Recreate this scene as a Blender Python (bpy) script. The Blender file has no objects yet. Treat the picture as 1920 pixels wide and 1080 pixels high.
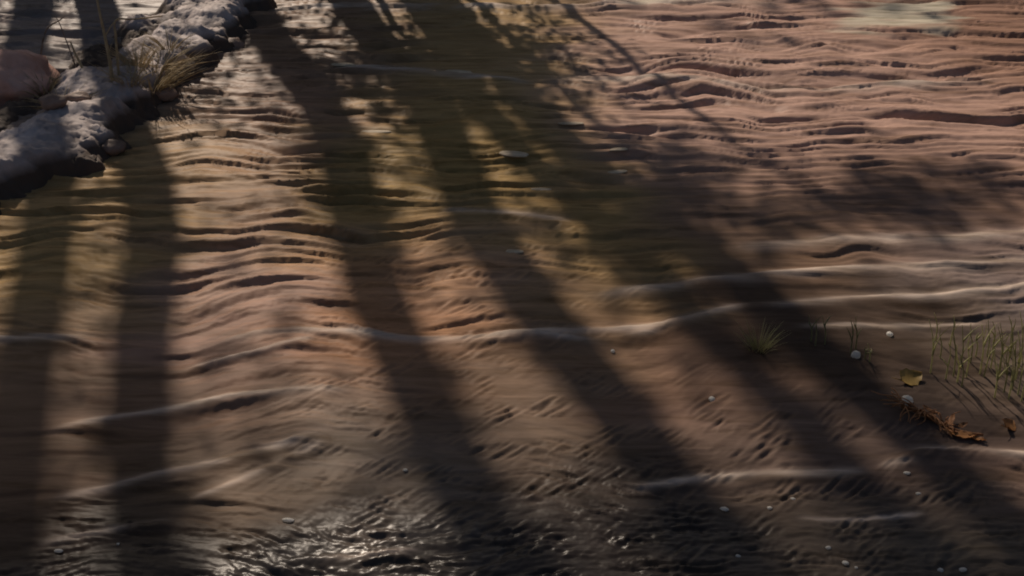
import bpy, bmesh, math, random
import numpy as np
from mathutils import Vector, Matrix, noise as mnoise

SC = bpy.context.scene
COL = SC.collection
R = math.radians

# ------------------------------------------------------------------ camera
H = 3.0                      # eye height above the water, metres
PITCH = math.atan(1190 / 2058)   # looking down from the near bank
FPX = 2058.0                 # focal length in photo pixels (1920 wide)
cam_d = bpy.data.cameras.new('camera')
cam = bpy.data.objects.new('camera', cam_d); COL.objects.link(cam)
cam.location = (0, 0, H)
cam.rotation_euler = (math.pi / 2 - PITCH, 0, 0)
cam_d.sensor_width = 36.0
cam_d.lens = 36.0 * FPX / 1920
cam_d.clip_end = 3000
SC.camera = cam

# ------------------------------------------------------------------ light
SUN_EL = R(35)
SUN_AZ = math.atan2(-810, 2377)          # from +Y towards +X (negative: left)
sd = Vector((math.sin(SUN_AZ) * math.cos(SUN_EL), math.cos(SUN_AZ) * math.cos(SUN_EL), math.sin(SUN_EL)))
world = bpy.data.worlds.new('World'); SC.world = world; world.use_nodes = True
nt = world.node_tree
sky = nt.nodes.new('ShaderNodeTexSky'); sky.sky_type = 'NISHITA'; sky.sun_disc = False
sky.sun_elevation = SUN_EL; sky.sun_rotation = SUN_AZ
sky.air_density = 1.0; sky.dust_density = 3.0
nt.links.new(sky.outputs[0], nt.nodes['Background'].inputs[0])
nt.nodes['Background'].inputs[1].default_value = 0.05
sun_d = bpy.data.lights.new('sun', 'SUN'); sun_d.energy = 5.0; sun_d.angle = R(0.75)
sun_d.color = (1.0, 0.85, 0.70)
sun = bpy.data.objects.new('sun', sun_d); COL.objects.link(sun)
sun.rotation_euler = sd.to_track_quat('Z', 'Y').to_euler()
sun.location = (0, 0, 20)
SC.cycles.pixel_filter_type = 'GAUSSIAN'; SC.cycles.filter_width = 2.2
SC.view_settings.view_transform = 'Standard'
SC.view_settings.look = 'None'
SC.view_settings.gamma = 1.0
SC.view_settings.exposure = -0.1

# ------------------------------------------------------------------ helpers
rng = np.random.default_rng(7)
random.seed(5)
CP, SP = math.cos(PITCH), math.sin(PITCH)

def P(px, py, z=0.0):
    """photo pixel -> point on the horizontal plane z (the water it touches)"""
    dx, dy = px - 960.0, py - 540.0
    d = (dx, FPX * CP - dy * SP, -FPX * SP - dy * CP)
    t = (z - H) / d[2]
    return Vector((d[0] * t, d[1] * t, z))

def pxm(px, py):
    """metres per photo pixel across the view, at the water there"""
    p = P(px, py); return math.sqrt(p.x**2 * 0 + p.y**2 + H * H) / FPX

def tag(o, label=None, cat=None, group=None, kind=None):
    if label: o['label'] = label
    if cat: o['category'] = cat
    if group: o['group'] = group
    if kind: o['kind'] = kind
    return o

def link(name, me, mat=None, parent=None, loc=None):
    o = bpy.data.objects.new(name, me); COL.objects.link(o)
    if mat is not None and me is not None and len(me.materials) == 0: me.materials.append(mat)
    if parent is not None: o.parent = parent
    if loc is not None: o.location = loc
    return o

def smooth(me):
    me.polygons.foreach_set('use_smooth', np.ones(len(me.polygons), dtype=bool)); me.update()

def pyd(name, v, f, sm=True):
    me = bpy.data.meshes.new(name); me.from_pydata([tuple(a) for a in v], [], f); me.update()
    if sm: smooth(me)
    return me

def grid_mesh(name, X, Y, Z):
    n, m = X.shape
    co = np.stack([X, Y, Z], -1).reshape(-1, 3).astype(np.float32)
    i = np.arange(n * m).reshape(n, m)
    q = np.stack([i[:-1, :-1], i[:-1, 1:], i[1:, 1:], i[1:, :-1]], -1).reshape(-1, 4).astype(np.int32)
    me = bpy.data.meshes.new(name)
    me.vertices.add(n * m); me.vertices.foreach_set('co', co.ravel())
    me.loops.add(q.size); me.loops.foreach_set('vertex_index', q.ravel())
    me.polygons.add(len(q))
    me.polygons.foreach_set('loop_start', np.arange(0, q.size, 4, dtype=np.int32))
    me.update(calc_edges=True); smooth(me)
    return me

# tileable band-limited noise, sampled anywhere
FCACHE = {}
def Field(lx, ly, seed, bw=0.55, turn=0.0):
    k = (lx, ly, seed, bw, turn)
    if k not in FCACHE: FCACHE[k] = FieldC(lx, ly, seed, bw, turn=turn)
    return FCACHE[k]
class FieldC:
    def __init__(s, lx, ly, seed, bw=0.55, n=512, tiles=22, turn=0.0):
        r = np.random.default_rng(seed)
        s.n = n; s.lx = lx; s.ly = ly; s.tiles = tiles; s.c = math.cos(turn); s.s = math.sin(turn)
        k = np.fft.fftfreq(n, 1.0 / n) / tiles
        kx, ky = np.meshgrid(k, k)
        kk = np.sqrt(kx**2 + ky**2) + 1e-6
        amp = np.exp(-(np.log(kk) / bw)**2)
        w = np.fft.fft2(r.standard_normal((n, n))) * amp
        a = np.real(np.fft.ifft2(w)); s.a = (a / a.std()).astype(np.float32)
    def __call__(s, x, y):
        u = (x * s.c + y * s.s) / s.lx / s.tiles * s.n
        v = (-x * s.s + y * s.c) / s.ly / s.tiles * s.n
        u0 = np.floor(u); v0 = np.floor(v); fu = u - u0; fv = v - v0
        fu = fu * fu * (3 - 2 * fu); fv = fv * fv * (3 - 2 * fv)
        i0 = u0.astype(int) % s.n; j0 = v0.astype(int) % s.n; i1 = (i0 + 1) % s.n; j1 = (j0 + 1) % s.n
        a = s.a
        return (a[j0, i0] * (1 - fu) + a[j0, i1] * fu) * (1 - fv) + (a[j1, i0] * (1 - fu) + a[j1, i1] * fu) * fv

def seg_dist(X, Y, pts):
    """distance to a polyline, signed side, and position along it 0..1"""
    best = np.full(X.shape, 1e9); side = np.zeros(X.shape); along = np.zeros(X.shape)
    L = [0.0]
    for a, b in zip(pts[:-1], pts[1:]): L.append(L[-1] + math.hypot(b[0] - a[0], b[1] - a[1]))
    for k, (a, b) in enumerate(zip(pts[:-1], pts[1:])):
        ex, ey = b[0] - a[0], b[1] - a[1]; l2 = ex * ex + ey * ey + 1e-12
        t = np.clip(((X - a[0]) * ex + (Y - a[1]) * ey) / l2, 0, 1)
        d = np.hypot(X - a[0] - t * ex, Y - a[1] - t * ey)
        m = d < best
        best[m] = d[m]; side[m] = (ex * (Y - a[1]) - ey * (X - a[0]))[m]
        along[m] = ((L[k] + t * math.sqrt(l2)) / L[-1])[m]
    return best, np.sign(side), along

def smoothstep(a, b, x):
    t = np.clip((x - a) / (b - a), 0, 1); return t * t * (3 - 2 * t)

def spline(pts, n=6):
    out = []
    p = [pts[0]] + list(pts) + [pts[-1]]
    for i in range(1, len(p) - 2):
        a, b, c, d = [Vector(q) for q in p[i - 1:i + 3]]
        for k in range(n):
            t = k / n
            out.append(0.5 * ((2 * b) + (c - a) * t + (2 * a - 5 * b + 4 * c - d) * t * t + (3 * b - a - 3 * c + d) * t**3))
    out.append(Vector(pts[-1])); return out

# ------------------------------------------------------------------ materials
def new_mat(name):
    m = bpy.data.materials.new(name); m.use_nodes = True
    t = m.node_tree; b = t.nodes['Principled BSDF']
    return m, t, b, t.nodes, t.links

def ramp(N, cols):
    r = N.new('ShaderNodeValToRGB'); e = r.color_ramp.elements
    e[0].position = cols[0][0]; e[0].color = (*cols[0][1], 1)
    e[1].position = cols[-1][0]; e[1].color = (*cols[-1][1], 1)
    for p, c in cols[1:-1]:
        x = e.new(p); x.color = (*c, 1)
    return r

def noisy(name, cols, scale=8, detail=6, rough=0.85, bump=0.3, bscale=None, stretch=(1, 1, 1), dist=0.01, spec=0.3, tint=0.0, transl=0.0):
    m, t, b, N, L = new_mat(name)
    tc = N.new('ShaderNodeTexCoord'); mp = N.new('ShaderNodeMapping'); mp.inputs['Scale'].default_value = stretch
    L.new(tc.outputs['Object'], mp.inputs[0])
    n = N.new('ShaderNodeTexNoise'); n.inputs['Scale'].default_value = scale; n.inputs['Detail'].default_value = detail
    n.inputs['Roughness'].default_value = 0.62
    L.new(mp.outputs[0], n.inputs['Vector'])
    r = ramp(N, cols); L.new(n.outputs['Fac'], r.inputs[0])
    oi = N.new('ShaderNodeObjectInfo')
    hsv = N.new('ShaderNodeHueSaturation')
    ma = N.new('ShaderNodeMapRange'); ma.inputs[3].default_value = 1 - tint; ma.inputs[4].default_value = 1 + tint
    L.new(oi.outputs['Random'], ma.inputs[0]); L.new(ma.outputs[0], hsv.inputs['Value'])
    L.new(r.outputs[0], hsv.inputs['Color']); L.new(hsv.outputs[0], b.inputs['Base Color'])
    b.inputs['Roughness'].default_value = rough; b.inputs['Specular IOR Level'].default_value = spec
    n2 = N.new('ShaderNodeTexNoise'); n2.inputs['Scale'].default_value = bscale or scale * 3; n2.inputs['Detail'].default_value = 8
    L.new(mp.outputs[0], n2.inputs['Vector'])
    bp = N.new('ShaderNodeBump'); bp.inputs['Strength'].default_value = bump; bp.inputs['Distance'].default_value = dist
    L.new(n2.outputs['Fac'], bp.inputs['Height']); L.new(bp.outputs[0], b.inputs['Normal'])
    if transl:
        tr = N.new('ShaderNodeBsdfTranslucent'); mxs = N.new('ShaderNodeMixShader'); mxs.inputs[0].default_value = transl
        L.new(hsv.outputs[0], tr.inputs[0]); L.new(b.outputs[0], mxs.inputs[1]); L.new(tr.outputs[0], mxs.inputs[2])
        L.new(mxs.outputs[0], N['Material Output'].inputs[0])
    return m

M = {}
M['earth'] = noisy('earth', [(.3, (.10, .07, .045)), (.55, (.17, .12, .08)), (.75, (.09, .10, .045))], 1.2, 8, .95, .6, 14, dist=.03)
M['mud'] = noisy('wet_mud', [(.3, (.23, .18, .16)), (.5, (.36, .30, .28)), (.7, (.49, .43, .42))], 3.2, 7, .75, .45, 12, dist=.018, spec=.35)
def wet_shade(m, z0, z1):
    """darker low mud, ragged: damp edge and painted shade of the near slope"""
    t = m.node_tree; N, L = t.nodes, t.links; b = N['Principled BSDF']
    src = b.inputs['Base Color'].links[0].from_socket
    tc = N.new('ShaderNodeTexCoord'); sp = N.new('ShaderNodeSeparateXYZ'); L.new(tc.outputs['Object'], sp.inputs[0])
    n = N.new('ShaderNodeTexNoise'); n.inputs['Scale'].default_value = 4; n.inputs['Detail'].default_value = 5; L.new(tc.outputs['Object'], n.inputs['Vector'])
    ad = N.new('ShaderNodeMath'); ad.operation = 'MULTIPLY_ADD'; ad.inputs[1].default_value = .12; L.new(n.outputs['Fac'], ad.inputs[0]); L.new(sp.outputs[2], ad.inputs[2])
    mr = N.new('ShaderNodeMapRange'); mr.inputs[1].default_value = z0 + .06; mr.inputs[2].default_value = z1 + .06; L.new(ad.outputs[0], mr.inputs[0])
    mx = N.new('ShaderNodeMix'); mx.data_type = 'RGBA'; mx.inputs[6].default_value = (.075, .05, .036, 1)
    L.new(mr.outputs[0], mx.inputs[0]); L.new(src, mx.inputs[7]); L.new(mx.outputs[2], b.inputs['Base Color'])
wet_shade(M['mud'], .09, .16)
M['pink_rock'] = noisy('pink_sandstone', [(.3, (.42, .22, .16)), (.55, (.58, .34, .27)), (.8, (.62, .43, .36))], 5, 8, .8, .8, 14, dist=.02)
M['pale_rock'] = noisy('pale_limestone', [(.3, (.40, .36, .27)), (.6, (.55, .52, .42)), (.8, (.60, .57, .50))], 4, 7, .75, .5, 14, dist=.015)
M['brown_rock'] = noisy('brown_stone', [(.3, (.12, .075, .055)), (.6, (.25, .17, .13)), (.8, (.33, .24, .2))], 6, 7, .65, .6, 20, dist=.012, tint=.25)
M['straw'] = noisy('dry_straw', [(.3, (.34, .26, .15)), (.6, (.52, .43, .28)), (.8, (.42, .32, .18))], 12, 4, .7, .2, dist=.002, tint=.2, transl=.4)
M['reed'] = noisy('reed_green', [(.3, (.34, .34, .17)), (.6, (.48, .46, .26)), (.8, (.56, .51, .32))], 14, 4, .6, .2, dist=.002, tint=.3, transl=.5)
M['foam'] = noisy('foam', [(.3, (.74, .71, .64)), (.6, (.86, .85, .81))], 60, 5, .55, .5, 160, dist=.003, transl=.55, tint=.08)
M['scum'] = noisy('dirty_foam', [(.3, (.30, .23, .15)), (.6, (.46, .38, .27)), (.8, (.56, .49, .38))], 30, 5, .7, .5, 90, dist=.003, tint=.15)
M['leaf_yellow'] = noisy('yellow_leaf', [(.3, (.30, .20, .06)), (.6, (.44, .30, .10))], 22, 5, .55, .3, dist=.002, transl=.4)
M['leaf_orange'] = noisy('orange_leaf', [(.3, (.24, .10, .03)), (.6, (.42, .20, .07))], 22, 5, .55, .3, dist=.002, tint=.3, transl=.35)
M['litter'] = noisy('rusty_litter', [(.3, (.24, .10, .035)), (.6, (.44, .21, .09))], 22, 5, .6, .3, dist=.002, tint=.3, transl=.3)
M['twig'] = noisy('twig_bark', [(.3, (.13, .085, .055)), (.6, (.30, .22, .16))], 20, 4, .85, .4, dist=.002)
M['bark'] = noisy('bark', [(.3, (.07, .05, .035)), (.6, (.16, .12, .085))], 6, 7, .95, .9, 14, stretch=(1, 1, .25), dist=.03)
M['leaves'] = noisy('tree_leaves', [(.3, (.045, .07, .02)), (.6, (.09, .11, .035)), (.8, (.13, .13, .05))], 1.1, 5, .6, .2, dist=.002)

def water_material():
    m, t, b, N, L = new_mat('muddy_water')
    at = N.new('ShaderNodeAttribute'); at.attribute_name = 'silt_and_light'
    tc = N.new('ShaderNodeTexCoord')
    mp = N.new('ShaderNodeMapping'); mp.inputs['Scale'].default_value = (.9, 6.5, 1); L.new(tc.outputs['Object'], mp.inputs[0])
    n = N.new('ShaderNodeTexNoise'); n.inputs['Scale'].default_value = 2.2; n.inputs['Detail'].default_value = 7; n.inputs['Roughness'].default_value = .62; n.inputs['Distortion'].default_value = .6
    L.new(mp.outputs[0], n.inputs['Vector'])
    r = ramp(N, [(.28, (.50, .46, .38)), (.5, (1, 1, 1)), (.72, (1.4, 1.4, 1.42))]); L.new(n.outputs['Fac'], r.inputs[0])
    mx = N.new('ShaderNodeMix'); mx.data_type = 'RGBA'; mx.blend_type = 'MULTIPLY'; mx.inputs[0].default_value = .8
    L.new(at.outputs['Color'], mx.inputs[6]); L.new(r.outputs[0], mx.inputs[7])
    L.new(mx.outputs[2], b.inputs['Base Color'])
    b.inputs['IOR'].default_value = 1.33
    L.new(at.outputs['Alpha'], b.inputs['Specular IOR Level'])
    mr = N.new('ShaderNodeMapRange'); mr.inputs[1].default_value = .05; mr.inputs[2].default_value = .37; mr.inputs[3].default_value = .5; mr.inputs[4].default_value = .3
    L.new(at.outputs['Alpha'], mr.inputs[0]); L.new(mr.outputs[0], b.inputs['Roughness'])
    # the smallest capillary ripples
    mp2 = N.new('ShaderNodeMapping'); mp2.inputs['Scale'].default_value = (9, 26, 1); L.new(tc.outputs['Object'], mp2.inputs[0])
    n2 = N.new('ShaderNodeTexNoise'); n2.inputs['Scale'].default_value = 1.0; n2.inputs['Detail'].default_value = 4; n2.inputs['Distortion'].default_value = .2
    L.new(mp2.outputs[0], n2.inputs['Vector'])
    bp = N.new('ShaderNodeBump'); bp.inputs['Strength'].default_value = .3; bp.inputs['Distance'].default_value = .005
    L.new(n2.outputs['Fac'], bp.inputs['Height']); L.new(bp.outputs[0], b.inputs['Normal'])
    return m
M['water'] = water_material()

# ------------------------------------------------------------------ ground
def ground_z(x, y):
    near = smoothstep(1.5, .2, y) * 1.9
    far = smoothstep(11.9, 13.8, y + .35 * np.sin(x * .5) + .2 * np.sin(x * 1.3 + 1)) * 1.25
    return -.55 + near + far + .05 * np.sin(x * .9) * np.cos(y * .7) * (near + far)
gx = np.concatenate([-np.geomspace(600, 12, 30), np.linspace(-11.5, 11.5, 70), np.geomspace(12, 600, 30)])
gy = np.concatenate([-np.geomspace(600, 3, 26), np.linspace(-2.7, 20, 120), np.geomspace(20.5, 900, 34)])
GX, GY = np.meshgrid(gx, gy)
tag(link('ground', grid_mesh('ground', GX, GY, ground_z(GX, GY)), M['earth']), kind='structure')

# ------------------------------------------------------------------ water
PINK, ROSE = (.37, .24, .19), (.26, .155, .112)
OLIV, TANC = (.27, .18, .07), (.33, .215, .095)
BROWN, DEEP, SILT = (.205, .13, .085), (.10, .068, .048), (.075, .055, .042)
# photo pixel, streak amp, chop amp, diagonal ripple amp, mud colour plus painted sun patches and shade
CTRL = [
    (60, -60, .8, .2, 0, (.19, .155, .14)), (200, 120, .9, .2, 0, (.19, .155, .14)), (600, 60, 1.0, .2, 0, BROWN),
    (900, 20, .4, .1, 0, TANC), (1250, 60, .8, .25, 0, PINK), (1500, 80, .8, .25, 0, PINK), (1850, 60, .7, .2, 0, ROSE),
    (300, 320, 1.0, .2, 0, TANC), (130, 400, .9, .3, 0, TANC), (500, 250, 1.0, .2, 0, ROSE), (700, 300, 1.0, .2, 0, OLIV), (960, 280, .9, .15, 0, OLIV),
    (1250, 220, 1.0, .2, 0, PINK), (1450, 250, 1.0, .25, 0, PINK), (1800, 220, 1.0, .25, 0, PINK),
    (400, 440, .9, .35, 0, BROWN), (200, 500, .6, .3, 0, OLIV), (450, 520, .8, .5, 0, PINK), (750, 420, .9, .2, .2, OLIV),
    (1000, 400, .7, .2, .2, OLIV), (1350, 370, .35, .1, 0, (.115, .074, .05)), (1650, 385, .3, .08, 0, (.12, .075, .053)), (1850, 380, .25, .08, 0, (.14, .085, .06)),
    (740, 540, .5, .4, .5, (.34, .17, .085)), (900, 500, .5, .5, .8, PINK), (1100, 490, .3, .3, .5, OLIV), (1500, 480, .3, .1, 0, BROWN), (1850, 500, .6, .2, 0, (.25, .19, .17)),
    (100, 620, .25, .1, 0, BROWN), (450, 620, .35, .15, 0, ROSE), (800, 600, .3, .3, .3, (.34, .17, .085)), (1100, 600, .2, .15, 0, BROWN),
    (120, 760, .18, .05, 0, (.15, .095, .062)), (450, 710, .4, .1, 0, (.20, .122, .086)), (120, 880, .15, .05, 0, (.15, .095, .062)), (450, 800, .2, .1, 0, (.15, .095, .062)), (450, 920, .1, .08, 0, (0.148, 0.105, 0.070)),
    (650, 800, .2, .5, .6, (0.187, 0.148, 0.117)), (700, 900, .1, .4, .8, (0.148, 0.117, 0.094)), (900, 700, .15, .15, .2, DEEP), (950, 620, .2, .3, .5, (.165, .108, .07)),
    (1010, 800, .1, .1, .8, (0.189, 0.135, 0.099)), (1300, 700, .1, .1, .1, (0.215, 0.125, 0.085)), (1380, 800, .1, .15, 1.2, (0.206, 0.144, 0.113)),  # paler tones paint the sun patches between trunk shadows
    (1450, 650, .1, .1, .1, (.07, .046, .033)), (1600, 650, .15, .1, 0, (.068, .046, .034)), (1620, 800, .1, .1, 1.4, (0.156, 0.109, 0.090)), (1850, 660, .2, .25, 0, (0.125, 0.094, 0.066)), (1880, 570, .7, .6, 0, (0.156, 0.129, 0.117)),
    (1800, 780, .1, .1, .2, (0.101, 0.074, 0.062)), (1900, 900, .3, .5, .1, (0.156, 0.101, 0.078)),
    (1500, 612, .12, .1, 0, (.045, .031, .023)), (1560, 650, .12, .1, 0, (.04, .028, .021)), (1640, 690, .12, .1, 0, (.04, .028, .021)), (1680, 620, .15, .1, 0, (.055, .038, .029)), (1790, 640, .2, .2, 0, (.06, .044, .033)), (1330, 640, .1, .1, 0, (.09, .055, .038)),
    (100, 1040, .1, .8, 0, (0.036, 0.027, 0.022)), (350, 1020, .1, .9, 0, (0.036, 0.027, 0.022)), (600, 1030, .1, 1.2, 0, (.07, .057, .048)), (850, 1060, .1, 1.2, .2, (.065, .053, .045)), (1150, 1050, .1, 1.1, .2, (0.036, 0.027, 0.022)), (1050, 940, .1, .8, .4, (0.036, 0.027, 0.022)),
    (1300, 950, .1, .75, .3, (0.036, 0.027, 0.022)), (1500, 980, .1, .7, .3, (0.117, 0.090, 0.066)), (1700, 960, .1, .9, .8, (0.036, 0.027, 0.022)), (1820, 1030, .1, .6, .4, (0.117, 0.094, 0.070)), (1600, 1150, .1, .8, .3, (0.036, 0.027, 0.022)), (800, 1200, .1, .8, .3, (0.036, 0.027, 0.022)), (200, 1200, .1, .5, 0, (0.036, 0.027, 0.022)),  # paler points paint strips of sun between the shadows
]
PALE = [(1690, 27, 120, 26, .4), (1240, 2, 75, 11, .1)]   # photo pixel, radii, tilt
# long low crests: photo polyline, height, half-width (metres), uneven
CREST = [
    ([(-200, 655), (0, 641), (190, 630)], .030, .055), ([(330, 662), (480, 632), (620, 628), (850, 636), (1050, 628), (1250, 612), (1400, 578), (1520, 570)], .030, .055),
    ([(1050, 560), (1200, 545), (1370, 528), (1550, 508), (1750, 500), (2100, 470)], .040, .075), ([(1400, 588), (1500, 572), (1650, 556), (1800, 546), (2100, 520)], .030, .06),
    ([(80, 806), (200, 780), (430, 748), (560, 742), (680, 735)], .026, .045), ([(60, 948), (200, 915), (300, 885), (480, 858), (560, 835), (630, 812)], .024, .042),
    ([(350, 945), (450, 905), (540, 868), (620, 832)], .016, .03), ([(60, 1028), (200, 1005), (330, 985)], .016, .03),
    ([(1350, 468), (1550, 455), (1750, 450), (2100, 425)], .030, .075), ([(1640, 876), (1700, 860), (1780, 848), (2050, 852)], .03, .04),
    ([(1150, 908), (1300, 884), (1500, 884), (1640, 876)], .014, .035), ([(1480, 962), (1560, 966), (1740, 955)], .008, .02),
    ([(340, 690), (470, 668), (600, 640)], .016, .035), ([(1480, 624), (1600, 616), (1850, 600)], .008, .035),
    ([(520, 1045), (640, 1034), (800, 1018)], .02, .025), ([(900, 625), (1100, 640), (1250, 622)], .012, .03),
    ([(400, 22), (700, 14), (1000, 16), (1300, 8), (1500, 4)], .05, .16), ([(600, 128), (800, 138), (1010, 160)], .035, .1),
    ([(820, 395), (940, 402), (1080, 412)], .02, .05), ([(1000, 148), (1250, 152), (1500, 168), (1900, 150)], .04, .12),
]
TROUGH = [([(1040, 118), (1250, 128), (1500, 148), (1700, 140), (1950, 132)], .058, .10), ([(1230, 66), (1330, 50), (1420, 44)], .04, .1),
          ([(1180, 175), (1330, 182), (1480, 200)], .03, .09), ([(1560, 100), (1700, 78), (1820, 62)], .04, .11), ([(600, 205), (760, 212), (900, 225)], .02, .08)]

def water_surface(X, Y, fine=True):
    fs = 1.0
    warp = Field(1.6, 2.2, 1)(X, Y) * .07 + Field(.5, .9, 2)(X, Y) * .012
    num = np.zeros(X.shape + (6,), np.float32); den = np.full(X.shape, 1e-9, np.float32)
    wx = X + Field(1.2, .6, 3)(X, Y) * .10; wy = Y + Field(1.2, .6, 4)(X, Y) * .06
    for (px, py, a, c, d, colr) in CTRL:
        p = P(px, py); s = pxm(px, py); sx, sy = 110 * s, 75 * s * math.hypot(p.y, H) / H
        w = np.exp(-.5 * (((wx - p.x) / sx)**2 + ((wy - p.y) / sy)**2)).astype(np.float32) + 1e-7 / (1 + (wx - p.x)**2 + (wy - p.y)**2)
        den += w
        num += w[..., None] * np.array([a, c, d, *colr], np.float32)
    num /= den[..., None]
    for px, py, rx, ry, tilt in PALE:            # calm rafts of pale scum
        p = P(px, py); s = pxm(px, py); ax, ay = rx * s, ry * s * math.hypot(p.y, H) / H
        ux = X - p.x; uy = Y - p.y - tilt * ux
        r = np.hypot(ux / ax, uy / ay) + .22 * Field(.9, .3, 61)(X, Y)
        k = (smoothstep(1.2, .55, r) * .75)[..., None].astype(np.float32)
        num = num * (1 - k) + np.array([.12, .1, 0, .50, .475, .375], np.float32) * k
    A, C, D = num[..., 0], num[..., 1], num[..., 2]
    yw = Y + warp
    def lee(f, ly, k=.09):                     # crests leaning downwind, steep on the near side
        h = f(X, yw + k * ly * np.clip(f(X, yw), -2, 2)); return 1.5 * np.tanh(h / 1.5)
    s1 = lee(Field(4.6, .34, 11, .42), .34); s2 = lee(Field(1.5, .15, 12, .45), .15); s3 = lee(Field(.45, .06, 13), .06)
    g1 = Field(4.2, .36, 15)(X, yw); g2 = Field(1.9, .16, 16)(X, yw)
    far = smoothstep(3.5, 9, Y)
    brk = .8 + .35 * np.clip(Field(1.3, .5, 14)(X, Y), -1, 1.4)
    Z = A * brk * (s1 * .0150 * (.55 + .75 * far) + s2 * .0215 * (1 - .22 * far) + s3 * .0062 * (1 - far))
    Z -= A * (np.exp(-(g1 / .2)**2) * .018 * (.25 + far) + np.exp(-(g2 / .25)**2) * .009 * (.5 + .5 * far)) * np.clip(brk, .3, 1.2)
    c0 = Field(.34, .075, 23, .8)(X, yw); c1 = Field(.15, .042, 21, .8)(X, yw); c2 = Field(.06, .022, 22, 1.0)(X, yw)
    Z += C * (.35 + .65 * smoothstep(-.4, .9, Field(.5, .22, 24)(X, Y))) * ((c0 - .25 * np.abs(c0)) * .0040 + (c1 - .4 * np.abs(c1)) * .0028 + c2 * .0012)
    d1 = Field(.26, .045, 31, turn=R(42))(X, Y)
    patch = np.clip(Field(.4, .3, 32)(X, Y) + .2, 0, 1.2)
    Z += D * patch * d1 * .0050
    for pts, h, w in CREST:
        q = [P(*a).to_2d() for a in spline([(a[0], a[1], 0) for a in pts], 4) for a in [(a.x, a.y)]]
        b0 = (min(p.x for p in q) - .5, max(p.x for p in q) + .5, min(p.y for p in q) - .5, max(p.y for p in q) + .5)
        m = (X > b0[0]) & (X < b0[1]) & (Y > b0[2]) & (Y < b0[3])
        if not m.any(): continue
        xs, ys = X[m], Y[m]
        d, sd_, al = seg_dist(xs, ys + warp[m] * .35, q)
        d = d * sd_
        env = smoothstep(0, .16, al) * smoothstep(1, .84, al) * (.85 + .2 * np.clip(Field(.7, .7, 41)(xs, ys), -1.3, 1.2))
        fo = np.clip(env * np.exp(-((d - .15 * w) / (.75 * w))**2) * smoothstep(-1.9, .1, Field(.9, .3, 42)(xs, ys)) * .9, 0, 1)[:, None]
        num[m, 3:6] = num[m, 3:6] * (1 - fo) + np.array((.44, .36, .30)) * fo  # pale foam line, also painting the crest's bright highlight
        Z[m] += h * env * (.78 * np.exp(-(d / w)**2 * np.where(d > 0, 1.5, .55)) - .22 * np.exp(-((d + 3.0 * w) / (1.2 * w))**2))
    for pts, h, w in TROUGH:
        q = [P(*a).to_2d() for a in pts]
        d, sd_, al = seg_dist(X, Y + warp * .8, q)
        Z -= h * smoothstep(0, .12, al) * smoothstep(1, .88, al) * np.exp(-(d / w)**2)
    return Z, num[..., 3:6], .05 + .05 * smoothstep(6, 9, Y) + .32 * smoothstep(.42, 1.0, C)

tt = np.linspace(-1, 1, 980)
rows = np.geomspace(1.15, 16.5, 1080)
T, YY = np.meshgrid(tt, rows)
XX = T * (1.0 + .60 * YY)
ZZ, SILT_AND_LIGHT, SPECV = water_surface(XX, YY)
# flat margins out to the far reaches of the river, joined to the same sheet
ext = np.array([1.3, 2.0, 3.5, 7.0, 15.0, 40.0])
XL = np.stack([XX[:, 0] * e for e in ext[::-1]], 1); XR = np.stack([XX[:, -1] * e for e in ext], 1)
n6 = len(ext)
XX = np.concatenate([XL, XX, XR], 1)
YY = np.concatenate([np.repeat(YY[:, :1], n6, 1), YY, np.repeat(YY[:, -1:], n6, 1)], 1)
ZZ = np.concatenate([np.zeros((len(rows), n6)), ZZ, np.zeros((len(rows), n6))], 1)
SILT_AND_LIGHT = np.concatenate([np.repeat(SILT_AND_LIGHT[:, :1], n6, 1), SILT_AND_LIGHT, np.repeat(SILT_AND_LIGHT[:, -1:], n6, 1)], 1)
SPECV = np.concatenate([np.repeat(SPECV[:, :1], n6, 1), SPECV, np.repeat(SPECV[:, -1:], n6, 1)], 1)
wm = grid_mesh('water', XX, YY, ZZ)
ca = wm.color_attributes.new('silt_and_light', 'FLOAT_COLOR', 'POINT')
ca.data.foreach_set('color', np.concatenate([SILT_AND_LIGHT.reshape(-1, 3), SPECV.reshape(-1, 1)], 1).astype(np.float32).ravel())
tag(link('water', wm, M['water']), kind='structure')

def water_z(x, y):
    return float(water_surface(np.array([[x]]), np.array([[y]]))[0][0, 0])

# ------------------------------------------------------------------ mud spit on the far left
SHORE = [P(*a).to_2d() for a in [(-420, 640), (-150, 480), (0, 400), (100, 345), (190, 322), (250, 245), (330, 185), (410, 120), (465, 65), (530, -10), (620, -90), (760, -150)]]
bx = np.linspace(-8.2, .2, 420); by = np.linspace(4.2, 13.2, 450)
BX, BY = np.meshgrid(bx, by)
rag = Field(.7, .5, 51)(BX, BY) * .035 + Field(.2, .16, 52, 1.0)(BX, BY) * .014
d, sgn, al = seg_dist(BX, BY, SHORE)
sdv = d * sgn + rag                              # positive: up-left of the shore line
lump = 1 + .09 * np.clip(Field(.9, .7, 53)(BX, BY), -1.5, 1.5)
BZ = -.16 + .35 * smoothstep(-.10, .22, sdv) * lump - .30 * smoothstep(.45, 1.5, sdv + .12 * Field(.8, .8, 55)(BX, BY)) * lump
BZ += (.006 * Field(.3, .22, 54)(BX, BY) + .004 * Field(.13, .1, 56, 1.0)(BX, BY) + .0055 * Field(.075, .07, 57, 1.0)(BX, BY))
tag(link('mud_bank', grid_mesh('mud_bank', BX, BY, BZ), M['mud']), kind='structure')

def bank_z(x, y):
    i = int(np.clip(np.searchsorted(by, y), 1, len(by) - 1)); j = int(np.clip(np.searchsorted(bx, x), 1, len(bx) - 1))
    return max(float(BZ[i, j]), -.02)

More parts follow.
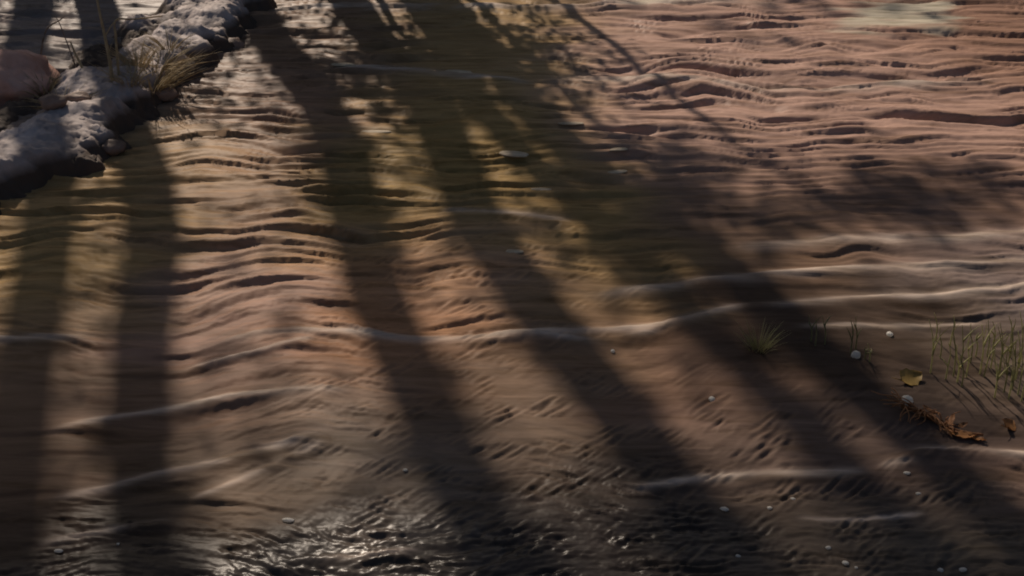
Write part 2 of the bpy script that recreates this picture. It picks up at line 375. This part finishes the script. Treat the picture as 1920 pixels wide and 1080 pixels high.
# ------------------------------------------------------------------ tubes, leaves, rocks
def tube(v, f, pts, rad, seg=8):
    base = len(v); n = len(pts)
    for i, p in enumerate(pts):
        p = Vector(p)
        tn = (Vector(pts[min(i + 1, n - 1)]) - Vector(pts[max(i - 1, 0)])).normalized()
        a = tn.cross(Vector((0, 0, 1)) if abs(tn.z) < .9 else Vector((1, 0, 0))).normalized(); b = tn.cross(a)
        for k in range(seg):
            t = 2 * math.pi * k / seg
            v.append(p + (a * math.cos(t) + b * math.sin(t)) * rad[i])
    for i in range(n - 1):
        for k in range(seg):
            f.append((base + i * seg + k, base + i * seg + (k + 1) % seg, base + (i + 1) * seg + (k + 1) % seg, base + (i + 1) * seg + k))
    f.append(tuple(base + k for k in range(seg))[::-1]); f.append(tuple(base + (n - 1) * seg + k for k in range(seg)))

def blade(v, f, root, tip, w, bend, n=7):
    """a thin folded grass blade with thickness"""
    root, tip = Vector(root), Vector(tip); ax = tip - root
    side = ax.cross(Vector((random.uniform(-1, 1), random.uniform(-1, 1), .3))).normalized()
    nor = ax.cross(side).normalized(); b = len(v)
    for i in range(n):
        t = i / (n - 1); c = root + ax * t + Vector(bend) * (t * t)
        ww = w * (1 - t**1.6 * .92) * .5
        v += [c - side * ww, c + nor * ww * .45, c + side * ww, c - nor * ww * .25]
    for i in range(n - 1):
        for k in range(4):
            f.append((b + i * 4 + k, b + i * 4 + (k + 1) % 4, b + (i + 1) * 4 + (k + 1) % 4, b + (i + 1) * 4 + k))
    f.append((b + 3, b + 2, b + 1, b)); f.append(tuple(b + (n - 1) * 4 + k for k in range(4)))

def rock_mesh(name, rx, ry, rz, seed, sub=4, amp=.25, fr=1.6):
    bm = bmesh.new(); bmesh.ops.create_icosphere(bm, subdivisions=sub, radius=1)
    o = Vector((seed * 7.3, seed * 3.1, seed * 5.7))
    for q in bm.verts:
        c = q.co.copy()
        k = 1 + amp * mnoise.fractal(c * fr + o, 1.0, 2.0, 5) + amp * .4 * mnoise.cell(c * 2.2 + o) * .3
        q.co = Vector((c.x * rx, c.y * ry, c.z * rz)) * k
    me = bpy.data.meshes.new(name); bm.to_mesh(me); bm.free(); smooth(me); return me

# ------------------------------------------------------------------ far-bank trees that shade the water
def tree_meshes(seed, h, clear, rad, lean, leaves=5200):
    rs = random.Random(seed); v, f = [], []
    pts, rr = [], []
    for i in range(19):
        t = i / 18; z = -.3 + t * (h * .96)
        pts.append(Vector((lean[0] * t * t * h + .13 * math.sin(t * 11 + seed) + .05 * math.sin(t * 27 + seed), lean[1] * t * t * h + .06 * math.cos(t * 6 + seed), z)))
        rr.append(rad * (1.25 if i == 0 else 1.08 if i == 1 else (1 - .32 * t)) * (1 - 1.6 * max(0, t - .7)))
    tube(v, f, pts, rr, 12)
    tips = []
    for k in range(9):
        z = clear + (h - clear) * (k + .2) / 9; t = z / (h * .96)
        i = min(17, int(t * 18)); base = pts[i].lerp(pts[i + 1], t * 18 - i)
        a = k * 2.4 + rs.uniform(-.5, .5); ln = (h - clear) * rs.uniform(.28, .45) * (1.15 - .6 * (z - clear) / (h - clear))
        dirv = Vector((math.cos(a), math.sin(a), rs.uniform(.35, .8)))
        lp = [base + dirv * ln * s + Vector((0, 0, -.12 * ln * s * s)) for s in (0, .3, .6, 1)]
        tube(v, f, lp, [rad * .4 * (1 - .7 * s) for s in (0, .3, .6, 1)], 7)
        tips += [lp[2], lp[3]]
        for q in range(2):
            d2 = (dirv + Vector((rs.uniform(-1, 1), rs.uniform(-1, 1), rs.uniform(-.3, .6)))).normalized()
            e = lp[2] + d2 * ln * .5
            tube(v, f, [lp[2], lp[2].lerp(e, .5) + Vector((0, 0, .05)), e], [rad * .15, rad * .1, rad * .04], 5); tips.append(e)
    tips.append(pts[-1])
    for k in range(7):                                   # stubs and side shoots added to break the clear trunk's shadow
        i = rs.randint(3, 12); a = rs.uniform(0, 6.28); ln = rs.uniform(.25, .9)
        e = pts[i] + Vector((math.cos(a) * ln, math.sin(a) * ln, ln * rs.uniform(.2, .8)))
        tube(v, f, [pts[i], pts[i].lerp(e, .5) + Vector((0, 0, .04)), e], [rad * .3, rad * .2, rad * .08], 6)
        if rs.random() < .6: tips += [e]
    trunk = pyd('trunk', v, f)
    lv, lf = [], []
    for n in range(leaves):
        c = rs.choice(tips); s = .32 * (h - clear) / 3.2
        p = c + Vector((rs.gauss(0, s), rs.gauss(0, s), rs.gauss(0, s * .7)))
        a = Vector((rs.uniform(-1, 1), rs.uniform(-1, 1), rs.uniform(-.8, .3))).normalized(); b = a.cross(Vector((rs.uniform(-1, 1), rs.uniform(-1, 1), 1))).normalized()
        l, w = rs.uniform(.09, .16), rs.uniform(.035, .06); i = len(lv); nn = a.cross(b) * .012
        lv += [p, p + a * l * .5 + b * w + nn, p + a * l, p + a * l * .5 - b * w + nn]
        lf += [(i, i + 1, i + 2, i + 3)]
    return trunk, pyd('crown', lv, lf, False)

SUNH = Vector((math.sin(SUN_AZ), math.cos(SUN_AZ), 0)); LAT = Vector((math.cos(SUN_AZ), -math.sin(SUN_AZ), 0))
def shadow_line(px, py, dist):
    """a spot on the far bank, up-sun of the water at a pixel"""
    p = P(px, py); k = (dist - p.y) / SUNH.y; q = p + SUNH * k
    return Vector((q.x, q.y, float(ground_z(np.array(q.x), np.array(q.y)))))
CROWN_Y = 3.05   # the crowns' shade begins this far from the camera's foot
TREES = [  # pixel its shadow passes, distance, height, clear trunk, radius, lean
    (5, 800, 15.0, 14.5, 10.2, .22, (.0, 0), 'tall clear-trunked tree on the far bank up-sun of the mud spit corner'),
    (252, 700, 13.6, 13.8, 9.6, .205, (.0, 0), 'tall straight tree on the far bank shading the pale crest by the mud spit'),
    (800, 700, 14.4, 14.2, 9.8, .215, (.003, 0), 'tall tree on the far bank shading the rusty leaf patch in the river'),
    (1150, 700, 13.8, 14.0, 9.4, .215, (-.003, 0), 'slender tree on the far bank whose shadow crosses mid river'),
    (1430, 720, 16.0, 14.6, 10.4, .165, (.0, 0), 'thin tall tree set back on the far bank behind its neighbours'),
    (1572, 720, 14.2, 14.4, 9.2, .195, (.002, 0), 'stout tree on the far bank shading the pool with the white foam balls'),
]
for i, (px, py, dd, h, cl, rad, lean, lab) in enumerate(TREES):
    b = shadow_line(px, py, dd)
    e = link('tree', None, loc=b); tag(e, lab, 'tree', 'trees on the far bank')
    cl = (dd - CROWN_Y - (-.65 if i in (0, 1, 2) else -.2)) / SUNH.y * math.tan(SUN_EL) - b.z; h = cl + 5.5
    lv, lf = [], []; ri = random.Random(300 + i)
    for c_ in range(6):
        zc = ri.uniform(.5, cl); hh = ri.uniform(.3, 1.1); off = ri.uniform(0, 6.28)
        for n in range(60):
            zz = zc + ri.gauss(0, hh); a = off + ri.gauss(0, 1.4); rr = rad * (1 - .3 * zz / h) + abs(ri.gauss(0, .05))
            p_ = Vector((lean[0] * (zz / h)**2 * h + math.cos(a) * rr, math.sin(a) * rr, max(0, zz))); u = Vector((ri.uniform(-1, 1), ri.uniform(-1, 1), ri.uniform(-1, .4))).normalized(); w2 = u.cross(Vector((math.cos(a), math.sin(a), .3))).normalized(); k2 = len(lv)
            lv += [p_, p_ + u * .05 + w2 * .045, p_ + u * .1, p_ + u * .05 - w2 * .045]; lf.append((k2, k2 + 1, k2 + 2, k2 + 3))
    link('shadow_ivy', pyd('shadow_ivy', lv, lf, False), M['leaves'], e)  # leaves added on the unseen trunks to roughen their shadow edges
    tr, cr = tree_meshes(40 + i, h, cl, rad, lean)
    link('trunk', tr, M['bark'], e); link('crown', cr, M['leaves'], e)
# young bushy trees on the bank edge whose shade falls on the farther water
def shade_tree(px, py, dist, rx, ry, rz, leaves, seed, label, rad=.05):
    p = P(px, py); b = shadow_line(px, py, dist); rs = random.Random(seed)
    zc = (dist - p.y) / SUNH.y * math.tan(SUN_EL) - b.z
    e = link('young_tree', None, loc=b); tag(e, label, 'tree', 'young trees on the bank edge')
    v, f, tips = [], [], []
    tube(v, f, [Vector((0, 0, -.3)), Vector((.06, 0, zc * .4)), Vector((-.05, .04, zc * .8)), Vector((0, 0, zc + rz * .6))], [rad * 1.2, rad, rad * .8, rad * .3], 8)
    for k in range(16):
        t = rs.uniform(zc - rz * .9, zc + rz * .5); a = rs.uniform(0, 6.28); r = rs.uniform(.5, 1)
        o = Vector((0, 0, t)); en = LAT * (math.cos(a) * rx * r) + SUNH * (math.sin(a) * ry * r) + Vector((0, 0, t + rz * rs.uniform(.0, .5)))
        q = [o, o.lerp(en, .5) + Vector((0, 0, .08)), en]
        tube(v, f, q, [rad * .4, rad * .28, rad * .1], 5); tips += [q[1], en, en, q[1].lerp(en, .5)]
    lv, lf = [], []
    for n in range(leaves):
        s_ = .20 * (rx + rz) * .5
        c = rs.choice(tips) + Vector((rs.gauss(0, s_), rs.gauss(0, s_), rs.gauss(0, s_ * .7)))
        a = Vector((rs.uniform(-1, 1), rs.uniform(-1, 1), rs.uniform(-.8, .5))).normalized(); d_ = a.cross(Vector((rs.uniform(-1, 1), rs.uniform(-1, 1), 1))).normalized()
        l, w = rs.uniform(.08, .15), rs.uniform(.03, .055); i = len(lv)
        lv += [c, c + a * l * .5 + d_ * w, c + a * l, c + a * l * .5 - d_ * w]; lf.append((i, i + 1, i + 2, i + 3))
    link('trunk', pyd('trunk', v, f), M['bark'], e); link('crown', pyd('crown', lv, lf, False), M['leaves'], e)
shade_tree(800, 110, 12.6, 1.45, .5, .75, 2200, 91, 'bushy young tree whose shade lies across the water by the outer spit')
shade_tree(1240, 330, 13.2, .6, .4, .6, 500, 93, 'small-crowned young tree shading the edge of the reddish ripples')
shade_tree(1560, 392, 13.5, 1.6, .35, .22, 620, 94, 'unseen flat-topped young tree added to shade the smooth brown water beside the pale crests')  # added out of view to dim the smooth water
# the wood behind, one dark mass far behind the trunks
rs_ = np.random.default_rng(77); NW = 130000
cx = rs_.uniform(-34, 34, 60); cy = rs_.uniform(23, 30, 60); ch = rs_.uniform(6.5, 11.5, 60); k_ = rs_.integers(0, 60, NW)
c_ = np.stack([cx[k_] + rs_.normal(0, 1.5, NW), cy[k_] + rs_.normal(0, 1.2, NW), .4 + ch[k_] * np.clip(rs_.beta(1.6, 1.3, NW), 0, 1)], 1)
u_ = rs_.normal(0, 1, (NW, 3)); u_ /= np.linalg.norm(u_, axis=1)[:, None]; w_ = np.cross(u_, rs_.normal(0, 1, (NW, 3))); w_ /= np.linalg.norm(w_, axis=1)[:, None]
q_ = np.stack([c_, c_ + u_ * .16 + w_ * .1, c_ + u_ * .34, c_ + u_ * .16 - w_ * .1], 1).reshape(-1, 3)
wd = pyd('woodland', q_.tolist(), np.arange(NW * 4).reshape(-1, 4).tolist(), False)
tag(link('woodland', wd, M['leaves']), 'dense dark wood standing far behind the river trees', 'woodland', kind='stuff')

# ------------------------------------------------------------------ rocks
def place_rock(name, px, py, rx, ry, rz, mat, seed, label, cat='rock', group=None, sink=.25, rot=0, on_bank=False, amp=.25, sub=4):
    p = P(px, py, .12 if on_bank else 0)
    z = (bank_z(p.x, p.y) if on_bank else 0) + rz * (1 - 2 * sink) * .5
    o = link(name, rock_mesh(name, rx, ry, rz, seed, sub, amp), M[mat], loc=(p.x, p.y, z)); o.rotation_euler = (0, 0, rot)
    return tag(o, label, cat, group)
place_rock('boulder', 2, 145, .40, .42, .24, 'pink_rock', 1, 'rounded pink sandstone boulder on the mud spit beside the dry grass', sink=.15, on_bank=True)
for i, (px, py, r, lab) in enumerate([
    (205, 258, .075, 'fist-sized brown stone at the tip of the mud spit'), (300, 158, .10, 'brown stone embedded beside the pale dry grass tuft'),
    (150, 205, .07, 'low brown stone among the ripples behind the spit'),
    (430, 60, .10, 'rounded stone towards the outer end of the mud spit'), (108, 225, .08, 'dark stone between boulder and tall dry stalks')]):
    place_rock('stone', px, py, r * 1.2, r, r * .7, 'brown_rock', 10 + i, lab, 'stone', 'stones on the mud spit', sink=.25, on_bank=True, sub=3)

# ------------------------------------------------------------------ dry stalks, grass tufts and twigs on the spit
def ray_at(px, py, y):
    """point on the pixel's ray at ground distance y (things rising from a foot at that distance)"""
    dx, dy = px - 960.0, py - 540.0
    dv = Vector((dx, FPX * CP - dy * SP, -FPX * SP - dy * CP)); t = y / dv.y
    return Vector((0, 0, H)) + dv * t

def stalk(name, pix, foot, rad, mat, label, cat, group=None, leaf=False, deep=.08):
    """a bent stem through photo pixels, standing at its foot's distance"""
    f0 = P(*foot, .06); yb = f0.y
    pts = [ray_at(a, b_, yb + .05 * i) for i, (a, b_) in enumerate(pix)]
    pts[0].z = min(pts[0].z, bank_z(pts[0].x, pts[0].y)) - deep
    base = pts[0].copy(); q = spline([p - base for p in pts], 6); v, f = [], []
    n = len(q); tube(v, f, q, [rad * (1 - .65 * i / (n - 1)) for i in range(n)], 6)
    if leaf:
        for k in (n // 3, n // 2):
            blade(v, f, q[k], q[k] + Vector((random.uniform(-.12, .12), .05, .22)), .012, (.05, 0, -.06))
    return tag(link(name, pyd(name, v, f), M[mat], loc=base), label, cat, group)
stalk('dry_stalk', [(214, 190), (208, 130), (197, 70), (186, 20), (176, -30)], (214, 190), .016, 'straw', 'tallest pale dry stalk leaning over the mud spit', 'stalk', leaf=True)
stalk('dry_stalk', [(223, 185), (221, 120), (217, 70), (217, 38), (250, 36), (305, 30)], (223, 185), .012, 'straw', 'thin dry stalk snapped and folded sideways near its top', 'stalk')
stalk('dry_stalk', [(168, 165), (155, 130), (140, 98), (132, 78)], (168, 165), .015, 'straw', 'short dry stalk leaning out of the ripples behind the spit', 'stalk')
stalk('twig', [(58, 82), (84, 62), (112, 38), (120, 32)], (58, 110), .009, 'twig', 'bare grey twig poking up from behind the pink boulder', 'twig')
stalk('twig', [(135, 72), (112, 45), (96, 26)], (140, 120), .006, 'twig', 'thin grey twig crossing the one behind the boulder', 'twig')

def tuft(px, py, n, hgt, spread, w, mat, label, on_bank=True, lean=(0, 0, 0), name='dry_grass_tuft', cat='grass tuft'):
    p = P(px, py, .1 if on_bank else 0); z = bank_z(p.x, p.y) if on_bank else 0
    v, f = [], []
    for k in range(n):
        a = random.uniform(0, 6.28); r = random.uniform(0, spread * .35)
        d_ = Vector((math.cos(a), math.sin(a), 0)); h_ = hgt * random.uniform(.5, 1.05)
        blade(v, f, d_ * r - Vector((0, 0, .05)), d_ * (r + spread * random.uniform(.1, .8)) + Vector((0, 0, h_)) + Vector(lean) * h_, w * random.uniform(.6, 1.2), d_ * spread * .5 - Vector((0, 0, h_ * random.uniform(.05, .45))))
    return tag(link(name, pyd(name, v, f), M[mat], loc=(p.x, p.y, z)), label, cat)
tuft(285, 165, 110, .30, .30, .012, 'straw', 'pale dry grass tuft flattened on the crest of the spit', lean=(.3, 0, 0))
tuft(300, 140, 90, .16, .34, .012, 'straw', 'matted pale straw lying along the crest of the spit', lean=(.5, -.2, 0))
tuft(262, 150, 70, .26, .2, .010, 'straw', 'upright pale grass tuft just behind the folded stalk')
tuft(120, 205, 40, .12, .3, .012, 'straw', 'flat scatter of straw between boulder and spit tip')
tuft(248, 180, 50, .20, .2, .010, 'straw', 'small dry grass tuft at the foot of the tall stalks')
tuft(82, 165, 40, .24, .16, .011, 'straw', 'drooping straw tuft against the pink boulder', lean=(.3, -.3, 0))
tuft(320, 120, 36, .2, .22, .010, 'straw', 'thin straw tuft on the pale crest beyond the flattened grass')
tuft(1422, 652, 90, .17, .10, .0045, 'reed', 'small green fern-like grass tuft rising from the dark pool', on_bank=False, name='green_grass_tuft', lean=(.1, 0, 0))

# ------------------------------------------------------------------ reeds standing in the pool
def reed(px, ytop, ybot, label, group, i):
    b_ = P(px, ybot); rs = random.Random(i * 13 + 1)
    t = ray_at(px + rs.uniform(-8, 8), ytop, b_.y + .02); hgt = max(.08, t.z)
    v, f = [], []
    lean = Vector((t.x - b_.x, rs.uniform(-.03, .03), 0))
    q = spline([Vector((0, 0, -.12)), lean * .25 + Vector((0, 0, hgt * .35)), lean * .6 + Vector((rs.uniform(-.01, .01), 0, hgt * .7)), lean + Vector((0, 0, hgt))], 4)
    tube(v, f, q, [.0045 * (1 - .7 * k / (len(q) - 1)) for k in range(len(q))], 5)
    for k in range(rs.choice((1, 2, 2))):
        s = q[rs.randint(4, 8)]
        blade(v, f, s, s + Vector((rs.uniform(-.06, .06), rs.uniform(-.04, .04), hgt * rs.uniform(.3, .55))), .009, (rs.uniform(-.03, .03), 0, -.02))
    tag(link('reed', pyd('reed', v, f), M['reed'], loc=(b_.x, b_.y, 0)), label, 'reed', group)
RE = [(1748, 600, 700), (1757, 585, 640), (1775, 640, 712), (1790, 600, 705), (1803, 610, 690), (1806, 660, 722), (1822, 600, 680), (1840, 605, 700), (1846, 640, 705), (1858, 615, 690),
      (1868, 650, 745), (1872, 600, 720), (1884, 640, 735), (1894, 655, 748), (1902, 600, 730), (1911, 650, 740), (1918, 620, 750), (1930, 610, 730), (1945, 640, 760), (1782, 590, 650), (1765, 615, 672), (1797, 640, 716), (1813, 622, 706), (1830, 618, 668), (1853, 600, 668), (1863, 596, 660), (1878, 612, 700), (1889, 600, 690), (1907, 622, 712), (1898, 590, 670), (1914, 585, 690)]
for i, (x, a, b_) in enumerate(RE):
    reed(x, a, b_, 'thin green reed stem in the clump rising from the pool', 'reeds in the pool clump', i)
for i, (x, a, b_) in enumerate([(1523, 590, 640), (1530, 592, 648), (1549, 590, 645)]):
    reed(x, a, b_, 'short faint reed stem standing between grass tuft and forked reeds', 'short reeds by the grass tuft', 40 + i)
for i, (x, a, b_) in enumerate([(1597, 595, 662), (1606, 590, 655), (1622, 640, 672), (1632, 645, 680)]):
    reed(x, a, b_, 'forked pale reed stem standing over a white foam ball', 'reeds over the foam ball', 60 + i)

# ------------------------------------------------------------------ leaves and plant litter
def leaf_mesh(name, l, w, seed, curl=.25):
    rs = random.Random(seed); n, m = 10, 5; v, f = [], []
    for i in range(n):
        t = i / (n - 1); ww = w * (math.sin(math.pi * min(1, t**.8 * .98 + .01)))**.8 * (1 + .12 * math.sin(i * 2.4 + seed))
        for j in range(m):
            s = (j / (m - 1) - .5) * 2
            v.append(Vector((l * (t - .5), s * ww * .5, curl * l * (t - .5)**2 + .10 * w * abs(s)**1.5 + .004 * rs.uniform(-1, 1))))
    k = len(v)
    for p in list(v): v.append(p - Vector((0, 0, .0015)))
    for i in range(n - 1):
        for j in range(m - 1):
            a = i * m + j; q = (a, a + m, a + m + 1, a + 1)
            f.append(q); f.append(tuple(x + k for x in q[::-1]))
    tube(v, f, [Vector((-l * .5, 0, curl * l * .25)), Vector((-l * .62, .01, curl * l * .3)), Vector((-l * .78, .025, curl * l * .3))], [.0025, .002, .0015], 5)
    return pyd(name, v, f)
def leaf(px, py, l, w, rot, mat, label, seed, group=None, dz=.012, tilt=(0, 0)):
    p = P(px, py); o = link('leaf', leaf_mesh('leaf', l, w, seed), M[mat], loc=(p.x, p.y, water_z(p.x, p.y) + dz))
    o.rotation_euler = (tilt[0], tilt[1], rot); return tag(o, label, 'leaf', group)
leaf(1706, 712, .125, .10, .4, 'leaf_yellow', 'broad ochre leaf floating beside the larger foam ball', 3, tilt=(.35, 0))
leaf(1805, 820, .11, .045, -.15, 'leaf_orange', 'orange leaf afloat at the end of the rusty dead plant', 4)
leaf(1832, 826, .07, .03, -.5, 'leaf_orange', 'small orange leaf touching the larger orange leaf', 5)
leaf(1890, 800, .10, .07, .9, 'leaf_orange', 'upturned orange-brown leaf below the reed clump', 6, tilt=(.5, .2))
def dead_plant():
    c = P(1745, 790); e = link('dead_plant', None, loc=c); tag(e, 'rusty dead plant with stringy roots floating under the foam ball', 'dead plant')
    rs = random.Random(4)
    v, f = [], []
    q = [P(*a) - c for a in [(1690, 765), (1725, 780), (1760, 795), (1800, 812), (1842, 822)]]
    for k, a in enumerate(q): a.z = .012 + .008 * math.sin(k * 2)
    q = spline(q, 5); tube(v, f, q, [.011 * (1 - .5 * i / len(q)) for i in range(len(q))], 7); link('stem', pyd('stem', v, f), M['litter'], e)
    for k in range(26):
        v, f = [], []
        s = q[rs.randint(0, 11)]; a = rs.uniform(1.6, 5.2); l = rs.uniform(.06, .17)
        w = [s + Vector((math.cos(a) * l * t + rs.uniform(-.012, .012), math.sin(a) * l * t * .9 + rs.uniform(-.012, .012), .01 + .03 * math.sin(t * 3) * rs.random())) for t in (0, .35, .7, 1)]
        w = spline(w, 4); tube(v, f, w, [.0042 * (1 - .7 * i / len(w)) for i in range(len(w))], 5); link('root', pyd('root', v, f), M['litter'], e)
    for k in range(8):
        s = q[rs.randint(5, 16)]; o = link('leaf', leaf_mesh('leaf', rs.uniform(.05, .09), rs.uniform(.02, .035), 70 + k), M['litter'], e, s + Vector((rs.uniform(-.04, .04), rs.uniform(-.04, .04), .012)))
        o.rotation_euler = (rs.uniform(-.3, .3), rs.uniform(-.3, .3), rs.uniform(0, 6.28))
dead_plant()

# ------------------------------------------------------------------ foam
def foam_mesh(name, r, seed, flat=.7, n=9):
    """a clump of bubbles merged into one lumpy body"""
    rs = random.Random(seed); bm = bmesh.new()
    bmesh.ops.create_icosphere(bm, subdivisions=3, radius=1)
    cs = [(Vector((rs.uniform(-1, 1), rs.uniform(-1, 1), rs.uniform(-.2, 1))).normalized(), rs.uniform(.25, .5)) for _ in range(n)]
    for q in bm.verts:
        c = q.co.copy(); k = 1.0
        for d_, w in cs: k += .16 * max(0, 1 - (c - d_).length / w)
        k += .10 * mnoise.noise(c * 2.0 + Vector((seed, 0, 0)))
        q.co = Vector((c.x * r, c.y * r, c.z * r * flat)) * k
    me = bpy.data.meshes.new(name); bm.to_mesh(me); bm.free(); smooth(me); return me
def foam(px, py, rpx, label, i, group=None, mat='foam', flat=.75, stretch=1.0, name='foam_clump'):
    p = P(px, py); r = rpx * pxm(px, py)
    o = link(name, foam_mesh(name, r, i, flat), M[mat], loc=(p.x, p.y, water_z(p.x, p.y) + r * flat * .35)); o.scale = (stretch, 1, 1)
    o.rotation_euler[2] = random.uniform(-.3, .3) if stretch > 1 else random.uniform(0, 6)
    return tag(o, label, 'foam', group)
foam(1699, 755, 11, 'larger round white foam ball beside the ochre leaf', 1, flat=.95)
foam(1604, 668, 8.5, 'round white foam ball at the foot of the forked reeds', 2, flat=.95)
foam(1668, 628, 6, 'small greyish foam ball behind the pool near the crest', 3)
foam(1335, 747, 6, 'small white foam ball at the edge of the smooth brown patch', 4)
foam(1149, 656, 4, 'tiny foam fleck alone in the dark water mid river', 5)
for i, (x, y, r, s) in enumerate([(1358, 955, 8, 1.6), (1443, 953, 6, 1.3), (1487, 935, 5, 1.5), (1384, 1042, 6, 1.3), (1553, 1028, 7, 1.2), (1585, 1057, 8, 1.3), (1605, 1066, 5, 1), (1764, 1067, 8, 1.2), (1805, 1069, 8, 1.5), (1700, 888, 6, 1.8), (1722, 925, 5, 1.7), (760, 883, 6, 1.3), (540, 975, 8, 2.4), (110, 1033, 7, 2.0), (221, 1019, 4, 1.2)]):
    foam(x, y, r * .6, 'small white foam fleck floating on the dark near water', 100 + i, 'foam flecks on the near water', stretch=s, flat=.6)
for i, (x, y, r, s, lab) in enumerate([(963, 296, 16, 2.2, 'pale yellowish foam raft drifting mid river'), (1160, 287, 9, 2.4, 'greyish foam streak in the shade of a trunk'), (1155, 324, 9, 3.2, 'longer greyish foam streak just below another'), (705, 246, 10, 3.6, 'thin pale foam streak over the olive water'),
      (860, 136, 11, 3.0, 'thin pale foam streak at the edge of the bush shade'), (645, 128, 11, 2.6, 'short pale foam streak under the bush shade'), (1070, 231, 9, 3.4, 'grey foam streak beside the reddish ripples'), (1015, 355, 8, 3.0, 'dull foam streak between two trunk shadows'), (965, 473, 9, 2.4, 'pale foam streak among the criss-cross ripples')]):
    foam(x, y, r * .8, lab, 200 + i, 'foam streaks drifting mid river', mat='scum', flat=.28, stretch=s, name='foam_streak')
